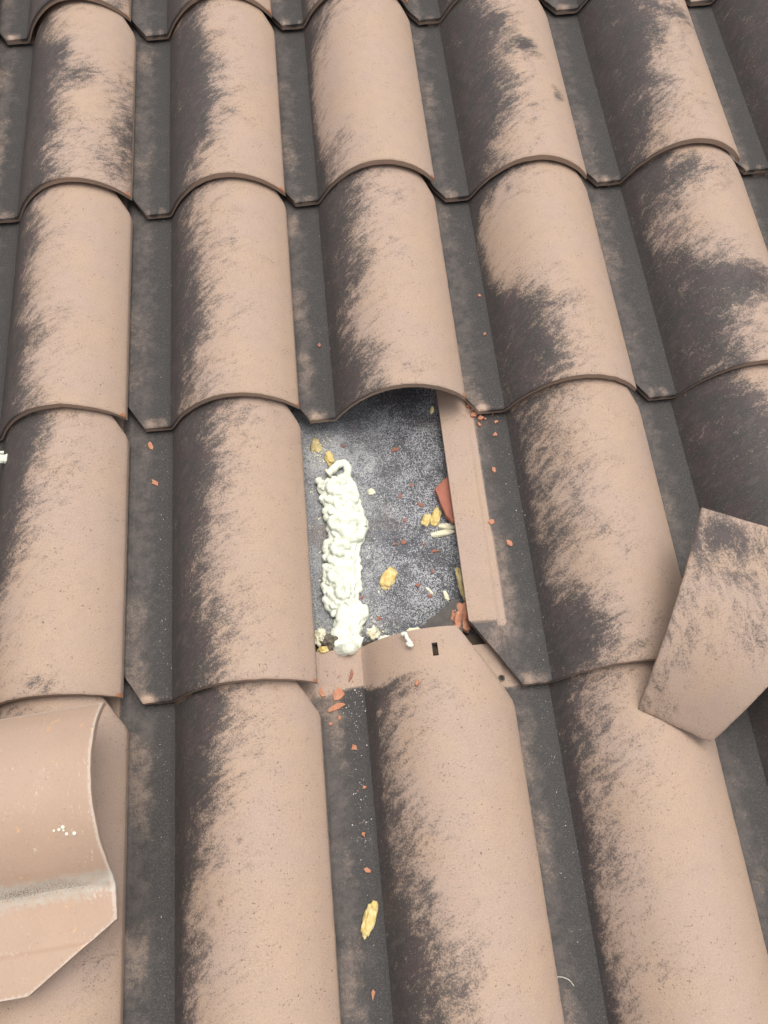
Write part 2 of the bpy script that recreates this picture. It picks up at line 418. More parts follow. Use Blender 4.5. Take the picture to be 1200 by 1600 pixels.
STAIN = {
 (-1,0): ([(0,.5,1),(1,.5,1)], [(.9,.1,.2,.2,.4)]),
 (-1,1): ([(0,.42,.95),(.3,.42,1.1),(.6,.40,1.05),(1,.28,1)], [(.62,.55,.14,.07,.5),(.45,.75,.1,.12,.35),(.97,.35,.12,.28,.62),(.85,.1,.2,.12,.3)]),
 (-1,2): ([(0,.42,.8),(.2,.33,.95),(.6,.28,1),(1,.22,1.1)], []),
 (-1,3): ([(0,.16,.7),(.3,.2,.8),(.6,.36,1),(1,.46,1.15)], [(.55,.02,.14,.04,.35)]),
 (-1,4): ([(0,.1,.6),(1,.12,.6)], [(.9,.3,.1,.1,.2)]),
 (0,0): ([(0,.3,1),(1,.4,1)], []),
 (0,1): ([(0,.32,.8),(.3,.5,1),(.6,.46,1),(1,.36,.9)], []),
 (0,2): ([(0,.24,.75),(.3,.36,1),(.6,.32,.9),(.85,.3,.75),(1,.36,.85)], []),
 (0,3): ([(0,.4,.7),(.35,.34,.85),(.6,.38,.9),(1,.5,.95)], [(.35,.1,.25,.1,.2)]),
 (0,4): ([(0,.15,.7),(.35,.2,.8),(.55,.28,.8),(.85,.44,.85),(1,.46,.85)], []),
 (1,0): ([(0,.3,.5),(1,.2,.6)], []),
 (1,1): ([(0,.20,.95),(.12,.16,.9),(.3,.03,.5),(.55,.05,.3),(.75,.22,.6),(1,.3,.75)], []),
 (1,2): ([(0,.42,.85),(.3,.24,.8),(.6,.34,.8),(.85,.4,.8),(1,.45,.7)], []),
 (1,4): ([(0,.26,.9),(.3,.30,.9),(.5,.20,.8),(.7,.16,.8),(.9,.24,.7),(1,.26,.6)], [(.45,.12,.1,.12,.3)]),
 (2,0): ([(0,.45,.8),(1,.45,.8)], []),
 (2,1): ([(0,.22,.75),(.3,.40,.9),(.6,.42,.95),(.8,.36,.95),(1,.34,.85)], [(.66,.62,.14,.05,.6),(.5,.78,.14,.07,.4),(.86,.38,.06,.04,.5)]),
 (2,2): ([(0,.40,.7),(.1,.46,.85),(.35,.42,.85),(.55,.1,.5),(.75,.03,.35),(.9,.22,.7),(1,.4,.8)], []),
 (2,3): ([(0,.42,.5),(.12,.46,.56),(.35,.34,.44),(.6,.40,.42),(.85,.42,.42),(1,.38,.42)], [(.15,.13,.22,.09,.3)]),
 (2,4): ([(0,.06,.45),(.4,.14,.55),(.7,.24,.55),(1,.30,.55)], []),
 (3,0): ([(0,.6,.9),(1,.6,.9)], []),
 (3,1): ([(0,.30,.6),(.3,.42,.7),(.5,.50,.8),(.7,.58,.9),(1,.5,.9)], [(.75,.75,.16,.07,.5)]),
 (3,2): ([(0,.5,.62),(.3,.55,.7),(.45,.5,.6),(.7,.36,.5),(1,.45,.55)], [(.62,.36,.40,.09,.6),(.45,.9,.3,.06,.4)]),
 (3,3): ([(0,.8,1.1),(.6,.8,1.1),(.85,.5,.8),(1,.4,.7)], [(.3,.55,.4,.15,.4)]),
 (3,4): ([(0,.3,.9),(1,.45,.9)], []),
 (4,1): ([(0,.7,.9),(.6,.75,.95),(1,.8,1)], []), (4,0): ([(0,.6,.9),(1,.7,1)], []), (4,2): ([(0,.7,1),(1,.7,1)], []),
}
COLN = {-2: 'far left', -1: 'first full', 0: 'second', 1: 'third', 2: 'fourth', 3: 'fifth', 4: 'right edge'}
LAB = {
 (-1,0): 'barrel tile sliver at the top edge, above the tile with ragged black patches',
 (-1,1): 'barrel tile at upper left with ragged black patches and a grey right edge',
 (-1,2): 'clean beige barrel tile directly below the tile with ragged black patches',
 (-1,3): 'barrel tile above the scuffed spare tile, white foam fleck on its dark side',
 (-1,4): 'nearly clean barrel tile at lower left that lies beneath the scuffed spare tile',
 (0,0): 'second barrel tile sliver from the left along the top edge',
 (0,1): 'uppermost long tile of second column, left half black and right half clean beige',
 (0,2): 'tile of second column directly above the one bordering the hole, feathery black left side',
 (0,3): 'barrel tile bordering the left side of the hole',
 (0,4): 'broad clean barrel tile immediately right of the scuffed spare tile',
 (1,0): 'barrel tile sliver at the top edge, above the cleanest upper tile',
 (1,1): 'cleanest upper barrel tile, small black tuft only at its lower left corner',
 (1,2): 'barrel tile overhanging the top of the hole, its tail edge arched above the felt',
 (1,4): 'barrel tile below the hole with exposed clean head and rectangular nail slot',
 (2,0): 'sliver of barrel tile at the top edge in the fourth full column',
 (2,1): 'upper barrel tile of fourth column with black comma-shaped patches near its crown',
 (2,2): 'barrel tile with a faint yellow spot and a black streaked band near its tail',
 (2,3): 'barrel tile right of the hole with bare underlap strip and speckled grey left side',
 (2,4): 'lower right tile under the broken piece, small nail hole in its head',
 (3,0): 'sliver of barrel tile at the top edge in the fifth column',
 (3,1): 'upper tile of fifth column, blackened head half and paler tail with orange-edged lip',
 (3,2): 'speckled tile of fifth column with a wide dark diagonal band across its crown',
 (3,3): 'heavily blackened barrel tile at right, partly hidden behind the broken tile piece',
 (3,4): 'shaded barrel tile at bottom right corner, cut by the frame below the broken piece',
 (4,0): 'sliver of dark barrel tile in the top right corner of the photo',
 (4,1): 'dark streaked barrel tile cut by the right edge near the top',
 (4,2): 'narrow dark tile strip at the right edge beside the tile with a diagonal band',
}
tiles = {}
for r in range(-2, 6):
    for c in range(-3, 6):
        if (c, r) == (1, 3): continue
        seed = (c + 5) * 17 + (r + 4) * 31 + 3
        rnd = random.Random(seed)
        if (c, r) in STAIN: kn, bl = STAIN[(c, r)]
        else:
            e = rnd.uniform(.25, .5) + (.15 if c > 2 else 0)
            kn = [(0, e, .85), (.5, e + rnd.uniform(-.12, .12), .95), (1, e, .9)]; bl = []
        X, Y = tile_xy(c, r)
        mw = Matrix.Translation((X, Y, 0)) @ Matrix.Rotation(-TILT + rnd.uniform(-.0015, .0015), 4, 'X') @ Matrix.Rotation(rnd.uniform(-.003, .003), 4, 'Y')
        slot = (c, r) == (1, 4)
        o = plate('barrel_tile', XSS if slot else XS, YSS if slot else YS, t_xmin, t_xmax, lambda x, y: prof(x) * (1 - .12 * sstep(G - .02, LEN, y)),
                  make_stain(kn, bl, seed, rnd.uniform(.22, .5), rnd.uniform(.3, .5),
                             -PW + .0085 if (c, r) == (2, 3) else -PW - .014, 1.033 if r >= 4 else 1.0, .28 if c >= 2 else .2,
                             (c, r) not in ((2, 3), (2, 4), (1, 4))), seed, TILE, None, mw, SLOT if slot else None,
                  tile_chips(c, r, seed), wob=.0009,
                  parts=(('underlap_strip', -9, -PW), ('pan', -PW, 0), ('barrel', 0, 9)) if (c, r) == (2, 3) else (('pan', -9, 0), ('barrel', 0, 9)))
        tag(o, LAB.get((c, r), 'weathered beige barrel tile of the same roof, out past the edges of the view'), 'tile', 'interlocking barrel tiles of the roof')
        tiles[(c, r)] = o
    for ch_ in o.children: ch_['tone'] = rnd.uniform(0, .30)
# felt under the tiles: one sheet
bm = bmesh.new()
NXF, NYF = 150, 260
x0, x1, y0, y1 = -.84, 1.42, -2.38, 1.25
vv = []
for j in range(NYF):
    for i in range(NXF):
        x = x0 + (x1 - x0) * i / (NXF - 1); y = y0 + (y1 - y0) * j / (NYF - 1)
        vv.append(bm.verts.new((x, y, felt_z(x, y))))
for j in range(NYF - 1):
    for i in range(NXF - 1):
        bm.faces.new((vv[j*NXF+i], vv[j*NXF+i+1], vv[(j+1)*NXF+i+1], vv[(j+1)*NXF+i]))
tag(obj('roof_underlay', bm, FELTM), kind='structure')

# a small nail hole in the head of the tile right below the hole's corner
def nail_hole(parent, lx, ly):
    bm = bmesh.new()
    n = 20; z = prof(lx) + .0003; R0 = .0046
    rings = [(R0, 0), (R0 * .86, .0010), (R0 * .66, .0011), (R0 * .58, .0002), (R0 * .55, -.0001), (0.0002, -.0001)]
    rv = [[bm.verts.new((lx + a * math.cos(t * 6.2832 / n), ly + a * math.sin(t * 6.2832 / n), z + b)) for t in range(n)] for a, b in rings]
    for k in range(len(rings) - 1):
        for t in range(n):
            f = bm.faces.new((rv[k][t], rv[k][(t+1) % n], rv[k+1][(t+1) % n], rv[k+1][t])); f.material_index = 0 if k < 2 else 1
    obj('nail_hole', bm, [RUBBLE, HOLE], parent)
p = at(788, 1052); X, Y = tile_xy(2, 4)
nail_hole(tiles[(2, 4)], p.x - X, p.y - Y)

# ------------------------------------------------------------------ the spare tile lying crosswise at lower left
def rv_matrix(v, loc):
    v = Vector(v); a = v.length
    return Matrix.Translation(loc) @ Matrix.Rotation(a, 4, v.normalized())
def spare_stain(x, y):
    n_ = noise.noise(Vector((x * 60, y * 25, 1)))
    s = .62 * math.exp(-((x - .004 - .005 * n_) / .0095) ** 2) * sstep(.0, .03, y) * (.75 + .5 * n_)
    s += .5 * math.exp(-(((x + .045) / .012) ** 2 + ((y - .115) / .012) ** 2)) * .5
    return s
def spare_chip(x, y):
    e = min(y, WR - x, (x - t_xmin(y)) * .7 + .001)
    return .85 * sstep(.006, .0, e) + .55 * math.exp(-(((x + .008) / .016) ** 2 + ((y - .02) / .03) ** 2))
sp = plate('spare_tile', XS, YS, t_xmin, t_xmax, lambda x, y: prof(x) + .0035 * math.exp(-((x - .002) / .009) ** 2) * (.6 + .9 * noise.noise(Vector((x * 150, y * 70, 3))) + .5 * noise.noise(Vector((x * 300, y * 160, 3)))), spare_stain, 91, CLEAN, None,
           rv_matrix((-.045, .035, 1.635), (-.033, -1.368, .112)), None, spare_chip, wob=.0012)
tag(sp, 'clean scuffed pinkish tile lying crosswise at lower left, grimy along its valley', 'tile')

# ------------------------------------------------------------------ the broken tile piece at right
PXS = frange(-.056, -.004, 14) + frange(-.002, .02, 9) + frange(.024, WR + .006, 44) + [WR + .010, WR + .014, WR + .0165, WR + .018]
PYS = [0, .001, .002, .0035, .006, .01] + frange(.016, .24, 60)
def b_xmax(y):
    j = .0022 * noise.noise(Vector((y * 90, 7, 1)))
    if y < .088: return WR + .010 + .008 * y / .088
    if y < .130: return WR + .018 - (y - .088) / .042 * .108 + j
    return max(WR - .090 - (y - .130) * .45 + j, .02)
def b_xmin(y): return -.056 + .0035 * noise.noise(Vector((y * 30, 4, 2)))
bst = make_stain([(0,.62,.45),(.08,.5,.48),(.2,.30,.42),(.35,.16,.4),(.7,.2,.5)], [(.2,.06,.25,.05,.22),(.9,.02,.25,.05,.16),(.9,.28,.1,.05,.3)], 55, .8, .2, -.08)
bp = plate('broken_tile_piece', PXS, PYS, b_xmin, b_xmax, lambda x, y: .056 * math.sin(math.pi * min(max((x + .066) / .285, 0), 1)) ** .9, lambda x, y: .20 + .48 * math.exp(-((x + .020) / .035) ** 2 - ((y - .03) / .05) ** 2) + .10 * math.exp(-((x - .06) / .08) ** 2) + .14 * math.exp(-(y / .02) ** 2) - .24 * sstep(.05, .16, x) * sstep(.02, .07, y), 55, TILE, None,
           rv_matrix((.372, .094, -2.009), (.648, -1.067, .104)), None, None, wob=.0016, tcoff=.07, parts=None)
tag(bp, 'large broken tile piece lying askew across two tiles at the right edge, speckled with black', 'tile fragment')

# ------------------------------------------------------------------ foam rope
def tube(bm, pts, rad, n=10):
    rings = []
    L = len(pts)
    for i, p in enumerate(pts):
        t = (pts[min(i+1, L-1)] - pts[max(i-1, 0)]).normalized()
        a = t.cross(Vector((0, 0, 1)));
        if a.length < 1e-3: a = Vector((1, 0, 0))
        a.normalize(); b = t.cross(a)
        r = rad[i] if isinstance(rad, list) else rad
        rings.append([bm.verts.new(p + (a * math.cos(k*6.2832/n) + b * math.sin(k*6.2832/n)) * r) for k in range(n)])
    for i in range(L - 1):
        for k in range(n): bm.faces.new((rings[i][k], rings[i][(k+1) % n], rings[i+1][(k+1) % n], rings[i+1][k]))
    bm.faces.new(list(reversed(rings[0]))); bm.faces.new(rings[-1])
def smooth_path(pts, sub=8):
    out = []
    for i in range(len(pts) - 1):
        p0, p1, p2, p3 = pts[max(i-1, 0)], pts[i], pts[i+1], pts[min(i+2, len(pts)-1)]
        for k in range(sub):
            t = k / sub
            out.append(.5 * ((2*p1) + (p2-p0)*t + (2*p0-5*p1+4*p2-p3)*t*t + (3*p1-p0-3*p2+p3)*t**3))
    out.append(pts[-1]); return out
def Z(zx, zy): return 440 + zx * .36667, 600 + zy * .36667        # points read off an enlarged view of the hole
left = [(155,410),(160,470),(190,560),(207,610),(200,680),(182,720),(180,800),(180,900),(205,960),(235,1000),(222,1060),(218,1120)]
right = [(290,400),(318,450),(338,520),(350,560),(368,600),(350,650),(330,690),(330,780),(334,870),(318,930),(352,965),(340,1010),(322,1060),(340,1100)]
def edge_at(lst, y):
    for a, b in zip(lst, lst[1:]):
        if y <= b[1]: return a[0] + (b[0] - a[0]) * max(0, (y - a[1])) / (b[1] - a[1])
    return lst[-1][0]
bm = bmesh.new()
def P3(zx, zy, h):
    h *= .62; p = at(*Z(zx, zy), FELT + h); p.z = max(felt_z(p.x, p.y), surf(p.x, p.y) if zy > 1060 else -1) + h; return p
rnd = random.Random(5)
def strand(zpts, h, r, wob=.0012):
    pts = [P3(x, y, hh) for (x, y), hh in zip(zpts, h if isinstance(h, list) else [h] * len(zpts))]
    pts = smooth_path(pts, 7)
    rr = [r * (1 + .16 * noise.noise(Vector((i * .33, r * 999, len(pts)))) + .10 * math.sin(i * .9)) for i in range(len(pts))]
    tube(bm, pts, rr)
# a flat fat core, then thin curling strands heaped over it
cx_ = lambda y, t: edge_at(left, y) * (1 - t) + edge_at(right, y) * t
for t in (.27, .5, .73):
    ys_ = [420 + 30 * i for i in range(24)]
    strand([(cx_(y, t), y) for y in ys_], .006, .0068)
for t, h, r in ((.10, .0075, .0050), (.90, .0075, .0050), (.30, .0165, .0042), (.5, .0185, .0040), (.70, .0165, .0042), (.42, .021, .0034), (.62, .020, .0034)):
    ys_ = [408 + 15 * i + rnd.uniform(-4, 4) for i in range(48)]
    strand([(cx_(y, t) + rnd.uniform(-14, 14) * (1.5 if t in (.1, .9) else 1), y) for y in ys_], [h + rnd.uniform(-.0015, .0022) for _ in ys_], r)
for t, w_, h, r, st0 in ((.25, 22, .0195, .0029, 0), (.72, 22, .0195, .0029, 2), (.5, 26, .0235, .0027, 4), (.10, 15, .012, .0030, 1), (.90, 15, .012, .0030, 3)):
    pts = []; y = 415; k = st0
    while y < 1105:                        # coils: forward while circling
        pts.append((cx_(y, t) + w_ * math.cos(k) * rnd.uniform(.7, 1.1), y + 19 * math.sin(k))); k += rnd.uniform(.7, 1.0); y += rnd.uniform(5, 9)
    strand(pts, [h + rnd.uniform(-.0012, .0018) for _ in pts], r)
def loop(cx, cy, rx, ry, h, r, a0=0, a1=6.2832, n=9):
    strand([(cx + rx * math.cos(a0 + (a1 - a0) * i / n), cy + ry * math.sin(a0 + (a1 - a0) * i / n)) for i in range(n + 1)], h, r)
strand([(195,385),(215,370),(236,348),(262,338),(280,352),(280,385),(262,400),(240,404)], .010, .0060)
loop(303, 612, 42, 44, .023, .0078); loop(235, 440, 34, 26, .024, .0055, .5, 6); loop(290, 480, 26, 26, .022, .0058, 2, 7.4)
loop(240, 590, 30, 24, .026, .0050); loop(250, 700, 30, 22, .027, .0052, 1, 6.5); loop(262, 880, 22, 28, .028, .0048); loop(230, 815, 24, 24, .027, .0048)
strand([(262,1020),(240,1050),(236,1100),(250,1136),(285,1142),(312,1122),(318,1098),(345,1104)], .016, .0085)
strand([(290,960),(320,975),(345,958),(352,975),(330,1000)], .013, .0072)
strand([(262,960),(250,1000),(290,1020),(318,1040),(305,1070)], .020, .0070)
foam = obj('foam_rope', bm, WHITE)
tag(foam, 'long knotted white foam bead lying on the felt along the left of the hole', 'expanding foam')
md = foam.modifiers.new('remesh', 'REMESH'); md.mode = 'VOXEL'; md.voxel_size = .0008; md.use_smooth_shade = True
tx = bpy.data.textures.new('foam_lumps', 'CLOUDS'); tx.noise_scale = .007; tx.noise_depth = 3
dm = foam.modifiers.new('displace', 'DISPLACE'); dm.texture = tx; dm.strength = .0012; dm.mid_level = .5; dm.texture_coords = 'LOCAL'
sm = foam.modifiers.new('smooth', 'SMOOTH'); sm.factor = .5; sm.iterations = 1

# ------------------------------------------------------------------ shards, crumbs, foam bits
def shard(name, px, py, wpx, hpx, ang, mat, label, cat, group=None, th=.003, z=None, corners=6, seed=0, tilt=0, lift=0):
    """flat irregular chip: broken polygon outline, real thickness, slightly faceted top"""
    rd = random.Random(seed or int(px * 7 + py))
    p = at(px, py, z) if z is not None else at(px, py)
    s = ((CAM - p).length) / FPX                      # metres per pixel here
    a, b = wpx * s / 2, hpx * s / 2
    bm = bmesh.new(); top = []; bot = []
    for i in range(corners):
        t = (i + rd.uniform(-.28, .28)) * 6.2832 / corners; k = rd.choice((.55, .8, .95, 1.1, 1.25))
        x, y = a * k * math.cos(t), b * k * math.sin(t)
        top.append(bm.verts.new((x * .93, y * .93, th * rd.uniform(.75, 1.1)))); bot.append(bm.verts.new((x, y, -.0006)))
    cv = bm.verts.new((rd.uniform(-.3, .3) * a, rd.uniform(-.3, .3) * b, th * rd.uniform(.9, 1.5)))
    for i in range(corners):
        j = (i + 1) % corners
        bm.faces.new((top[i], top[j], cv)); bm.faces.new((bot[i], bot[j], top[j], top[i]))
    bm.faces.new(list(reversed(bot)))
    sx = (surf(p.x + .004, p.y) - surf(p.x - .004, p.y)) / .008; sy = (surf(p.x, p.y + .004) - surf(p.x, p.y - .004)) / .008
    if abs(sx) > 1.5 or z is not None: sx = 0
    if abs(sy) > 1.5 or z is not None: sy = 0
    nrm = Vector((-sx, -sy, 1)).normalized()
    mw = Matrix.Translation(p + Vector((0, 0, lift))) @ nrm.to_track_quat('Z', 'Y').to_matrix().to_4x4() @ Matrix.Rotation(math.radians(ang), 4, 'Z') @ Matrix.Rotation(math.radians(tilt), 4, 'X')
    return tag(obj(name, bm, mat, None, False, mw), label, cat, group)
def lump(name, px, py, wpx, hpx, ang, mat, label, cat, group=None, hgt=.6, z=None, seed=0, rough=.35):
    """knobbly foam crumb"""
    rd = random.Random(seed or int(px * 3 + py)); sd = rd.uniform(0, 99)
    p = at(px, py, z) if z is not None else at(px, py)
    s = ((CAM - p).length) / FPX; a, b = wpx * s / 2, hpx * s / 2; c_ = min(a, b) * hgt
    bm = bmesh.new(); bmesh.ops.create_icosphere(bm, subdivisions=4, radius=1)
    for v in bm.verts:
        d = v.co.copy(); k = 1 + rough * 1.15 * noise.noise(d * 1.6 + Vector((sd, 0, 0))) + rough * .5 * noise.noise(d * 4 + Vector((sd, 3, 0))) + rough * .42 * noise.noise(d * 8 + Vector((sd, 3, 1)))
        x, y, z_ = d.x * k, d.y * k, d.z * k
        v.co = (math.copysign(abs(x) ** .85, x) * a, math.copysign(abs(y) ** .85, y) * b, max(z_, -.45) * c_ + .4 * c_)
    mw = Matrix.Translation(p) @ Matrix.Rotation(math.radians(ang), 4, 'Z')
    return tag(obj(name, bm, mat, None, True, mw), label, cat, group)

CH_G = 'orange tile chips scattered on the roof'
chips = [  # px, py, w, h, angle, label
 (528,1083,20,24,10,'squarish orange chip in the gutter just below the hole, left of the slotted tile'),
 (525,1104,32,12,15,'long pointed orange chip just under the squarish chip below the hole'),
 (503,1082,9,15,20,'thin orange chip against the roll edge, left of the squarish chip below the hole'),
 (548,1057,7,20,-25,'narrow dusty orange sliver above the squarish chip on the tile head'),
 (530,1122,6,6,0,'small orange crumb below the long pointed chip under the hole'),
 (517,1131,7,6,0,'small orange crumb close to the roll edge, below the long pointed chip'),
 (553,1167,10,12,30,'first orange chip down the central gutter after the cluster below the hole'),
 (569,1230,7,7,0,'tiny orange chip in the central gutter, midway between hole and yellow foam'),
 (568,1304,7,8,40,'tiny orange chip in the central gutter above the notched chip'),
 (575,1360,10,12,10,'notched orange chip in the central gutter just above the yellow foam'),
 (583,1553,7,22,-12,'thin upright orange splinter at the bottom of the central gutter'),
 (235,697,8,14,20,'upper of two orange slivers in the left gutter beside the hole tile'),
 (242,755,8,14,35,'lower of two orange slivers in the left gutter beside the hole tile'),
 (499,540,7,8,0,'small chip in the dark gutter above the hole'),
 (757,523,7,5,0,'small orange crumb in the gutter right of the overhanging tile'),
 (749,463,5,7,0,'tiny orange crumb highest in the gutter right of the overhanging tile'),
 (771,734,6,15,12,'thin upright orange chip in the gutter right of the bare strip'),
 (768,815,16,13,10,'triangular orange chip in the gutter right of the bare strip'),
 (796,849,10,13,15,'rounded orange chip at the foot of the speckled tile right of the hole'),
 (775,660,6,5,0,'orange crumb at the top of the right gutter, below the pan lip'),
 (774,680,8,7,0,'orange crumb a little under the pan lip in the right gutter'),
 (652,1068,9,5,-20,'tiny orange flake on the head of the slotted tile'),
]
for x, y, a, b, an, lb in chips:
    shard('tile_chip', x, y, a, b, an, DUSTY if 'dusty' in lb or 'dark' in lb else TERRA, lb, 'tile chip', CH_G, th=.0026, corners=7 if 'tri' not in lb else 5)
cl = [(733,636,9,6,'left-hand orange crumb'),(741,648,14,9,'larger orange crumb in the middle'),(751,655,13,10,'larger right-hand orange crumb'),(748,664,9,5,'lowest orange crumb'),(758,656,6,5,'tiny outermost orange crumb'),(739,640,6,5,'tiny orange crumb at the top')]
for i, (x, y, a, b, lb) in enumerate(cl):
    shard('tile_crumb', x, y, a, b, i * 40, TERRA, lb + ' of the little heap beside the bare strip top', 'tile chip', 'crumbs heaped at the overhanging tile corner', th=.004)
felt_chips = [(618,703,14,10,-40,'elongated'),(535,696,6,14,10,'upright'),(643,758,11,8,20,'mottled'),(625,776,11,8,10,'small'),(656,789,15,9,-30,'wide'),(632,813,8,6,0,'faint'),
 (631,848,10,9,0,'roundish'),(617,851,7,6,0,'pale'),(664,850,8,5,0,'flat'),(680,862,7,14,20,'dark upright'),(653,915,8,8,0,'pink'),(672,931,8,9,30,'brown'),(675,893,10,6,30,'thin'),(591,967,10,10,0,'star-shaped'),(566,934,8,7,0,'tan')]
where = ['near the top of the hole, right of centre','near the top left of the hole, above the foam loop','high in the hole, left of the red shard','level with the round yellow crumb','just left of the two yellow foam lumps','left of the yellow sticks',
 'left of the yellow sticks and lower, mid felt','beside the roundish red chip','just below the yellow sticks','right side, under the yellow sticks','right of the big yellow foam oval, below it','beside the yellow splinter','between yellow sticks and yellow splinter','near the bottom of the hole beside the foam','on the felt against the foam, low down']
for (x, y, a, b, an, ad), wh in zip(felt_chips, where):
    shard('clay_crumb', x, y, a * .9, b * .9, an, DUSTY, f'{ad} reddish crumb {wh}', 'tile chip', 'clay crumbs on the felt', th=.002)
# the red shard leaning out from under the bare strip
def poly_plate(name, pts, th, mat, label, cat, z0, z1=None, jag=0, seed=1, subd=5):
    """broken plate with its outline given on the roof; z0/z1: height of its left and right ends"""
    rd = random.Random(seed); P = []
    n = len(pts)
    xs_ = [q[0] for q in pts]; lo, hi = min(xs_), max(xs_)
    for i in range(n):
        a, b = pts[i], pts[(i + 1) % n]
        for k in range(subd):
            t = k / subd; x = a[0] + (b[0] - a[0]) * t; y = a[1] + (b[1] - a[1]) * t
            if k: x += rd.uniform(-jag, jag); y += rd.uniform(-jag, jag)
            zz = z0 + ((z1 if z1 is not None else z0) - z0) * (x - lo) / (hi - lo)
            P.append(at(x, y, zz))
    cen = sum(P, Vector()) / len(P)
    bm = bmesh.new()
    top = [bm.verts.new(q - cen) for q in P]; rim = [bm.verts.new(q - cen + (cen - q) * .03 + Vector((0, 0, .0008))) for q in P]
    bot = [bm.verts.new(q - cen - Vector((0, 0, th))) for q in P]
    m_ = len(P)
    for i in range(m_):
        j = (i + 1) % m_
        bm.faces.new((bot[j], bot[i], top[i], top[j])); bm.faces.new((top[j], top[i], rim[i], rim[j]))
    bm.faces.new(list(reversed(rim))); bm.faces.new(bot)
    bmesh.ops.triangulate(bm, faces=[f for f in bm.faces if len(f.verts) > 4])
    bmesh.ops.recalc_face_normals(bm, faces=bm.faces)
    return tag(obj(name, bm, mat, None, False, Matrix.Translation(cen)), label, cat)
poly_plate('clay_shard', [(679,764),(701,742),(722,760),(726,806),(708,817),(697,806)], .009, REDT, 'smooth red-brown wedge of tile poking out from under the bare strip', 'tile fragment', -.026, -.022, .8)
poly_plate('dark_tile_fragment', [(650,990),(664,975),(705,938),(717,936),(724,950),(722,1000),(690,1010)], .008, simple('dark_tile', (.085, .078, .072), (.12, .108, .096), 90, spots=((.25, .2, .16), .68)),
           'dark triangular tile fragment wedged at the lower right corner of the hole', 'tile fragment', -.028, -.020, .8)
lump('orange_fracture', 718, 968, 27, 42, -14, TERRA, 'rough orange broken clay lump at the lower right corner of the hole', 'tile fragment', None, .5, -.026, 31, .9)
# timber batten under the heads, added dark as shade in the slot and head line
bm = bmesh.new()
yb = tile_xy(1, 4)[1] + LEN
prev = None
for i in range(12):
    x = -.6 + i * .17
    ring = [bm.verts.new((x, yb + dy - .0325 * (x - .24), z)) for dy, z in ((-.055, FELT + .0), (.010, FELT + .0), (.010, -.0318), (-.055, -.0318))]
    if prev:
        for k_ in range(4): bm.faces.new((prev[k_], prev[(k_+1) % 4], ring[(k_+1) % 4], ring[k_]))
    prev = ring
tag(obj('shade_batten', bm, simple('shade_timber', (.06, .045, .035), (.10, .075, .055), 60), None, False), 'added dark timber batten under the tile heads, for shade at the bottom of the hole', 'batten')
bm = bmesh.new()
gv = [bm.verts.new(ROOF.inverted() @ Vector(q)) for q in ((-60, -60, -3.5), (60, -60, -3.5), (60, 60, -3.5), (-60, 60, -3.5))]
bm.faces.new(gv)
tag(obj('ground', bm, simple('pale_paving', (.42, .40, .36), (.5, .47, .43), 2), None, False), kind='structure')
F_G = 'bits of old yellow foam'
lump('foam_crumb', 580,769,11,11,0,PALE,'small round pale yellow foam crumb in the middle of the felt','foam crumb',F_G)
lump('foam_crumb', 607,904,21,34,-28,YELLOW,'large bright yellow foam oval lying on the felt','foam crumb',F_G, .45)
lump('foam_crumb', 666,814,13,20,-30,YELLOW,'small knobbly yellow foam lump left of the wedge-shaped lump by the red shard','foam crumb',F_G)
lump('foam_crumb', 681,808,15,30,-20,YELLOW,'wedge-shaped yellow foam lump just below the red shard','foam crumb',F_G, rough=.25)
lump('foam_stick', 699,823,30,10,-8,PALE,'upper of two pale foam sticks poking out below the red shard','foam crumb',F_G, .9, rough=.12)
lump('foam_stick', 692,834,38,10,4,PALE,'lower, longer of two pale foam sticks poking out below the red shard','foam crumb',F_G, .9, rough=.12)
lump('foam_crumb', 671,923,4,16,38,PALE,'thin yellow foam splinter low on the felt beside a brown crumb','foam crumb',F_G)
lump('foam_crumb', 697,931,7,17,15,PALE,'pale greenish foam sliver above the dark triangular fragment','foam crumb',F_G)
lump('foam_strip', 721,912,11,52,6,OLIVE,'upright mustard foam strip tucked under the bare strip edge','foam crumb',F_G, z=-.028)
lump('foam_crumb', 675,641,6,13,-15,OLIVE,'small olive foam crumb at the top right of the hole','foam crumb',F_G)
lump('foam_crumb', 583,991,17,18,20,PALE,'crumbly yellow foam knob at the bottom of the hole right of the foam bead','foam crumb',F_G, rough=.7, z=-.026)
lump('foam_crumb', 601,998,18,10,0,WHITE,'white foam lump peeping above the head of the slotted tile','foam crumb',F_G, z=-.020)
lump('foam_crumb', 646,987,22,11,0,PALE,'pale foam lump at the head of the slotted tile beside the dark fragment','foam crumb',F_G, z=-.020)
lump('foam_crumb', 500,996,17,20,0,PALE,'pale crumbly foam at the lower left corner of the hole','foam crumb',F_G, rough=.7, z=-.026)
lump('foam_crumb', 505,1015,15,10,0,YELLOW,'yellow foam crumb against the tile head at the lower left corner of the hole','foam crumb',F_G, rough=.6, z=-.020)
lump('foam_crumb', 494,698,15,22,0,OLIVE,'dirty foam smear at the upper left corner of the hole','foam crumb',F_G, .3, rough=.5)
lump('foam_crumb', 515,717,13,22,10,YELLOW,'tan foam knob just above the loop of the foam bead','foam crumb',F_G, .7)
lump('foam_crumb', 577,1437,17,46,-22,YELLOW,'long yellow foam piece lying alone in the central gutter near the bottom','foam crumb',F_G, .55, rough=.3)
lump('foam_fleck', 9,718,17,15,0,WHITE,'white foam blob on the dark side of the tile at the left edge','foam crumb',F_G, .6, rough=.5)
lump('foam_fleck', 6,707,18,4,-8,WHITE,'thin white foam streak above the white blob at the left edge','foam crumb',F_G, .6, rough=.3)
lump('rubble_lump', 514,1003,22,22,0,RUBBLE,'dark crumbly debris between foam bead and the roll at the lower left of the hole','rubble', None, rough=.8, z=-.028)
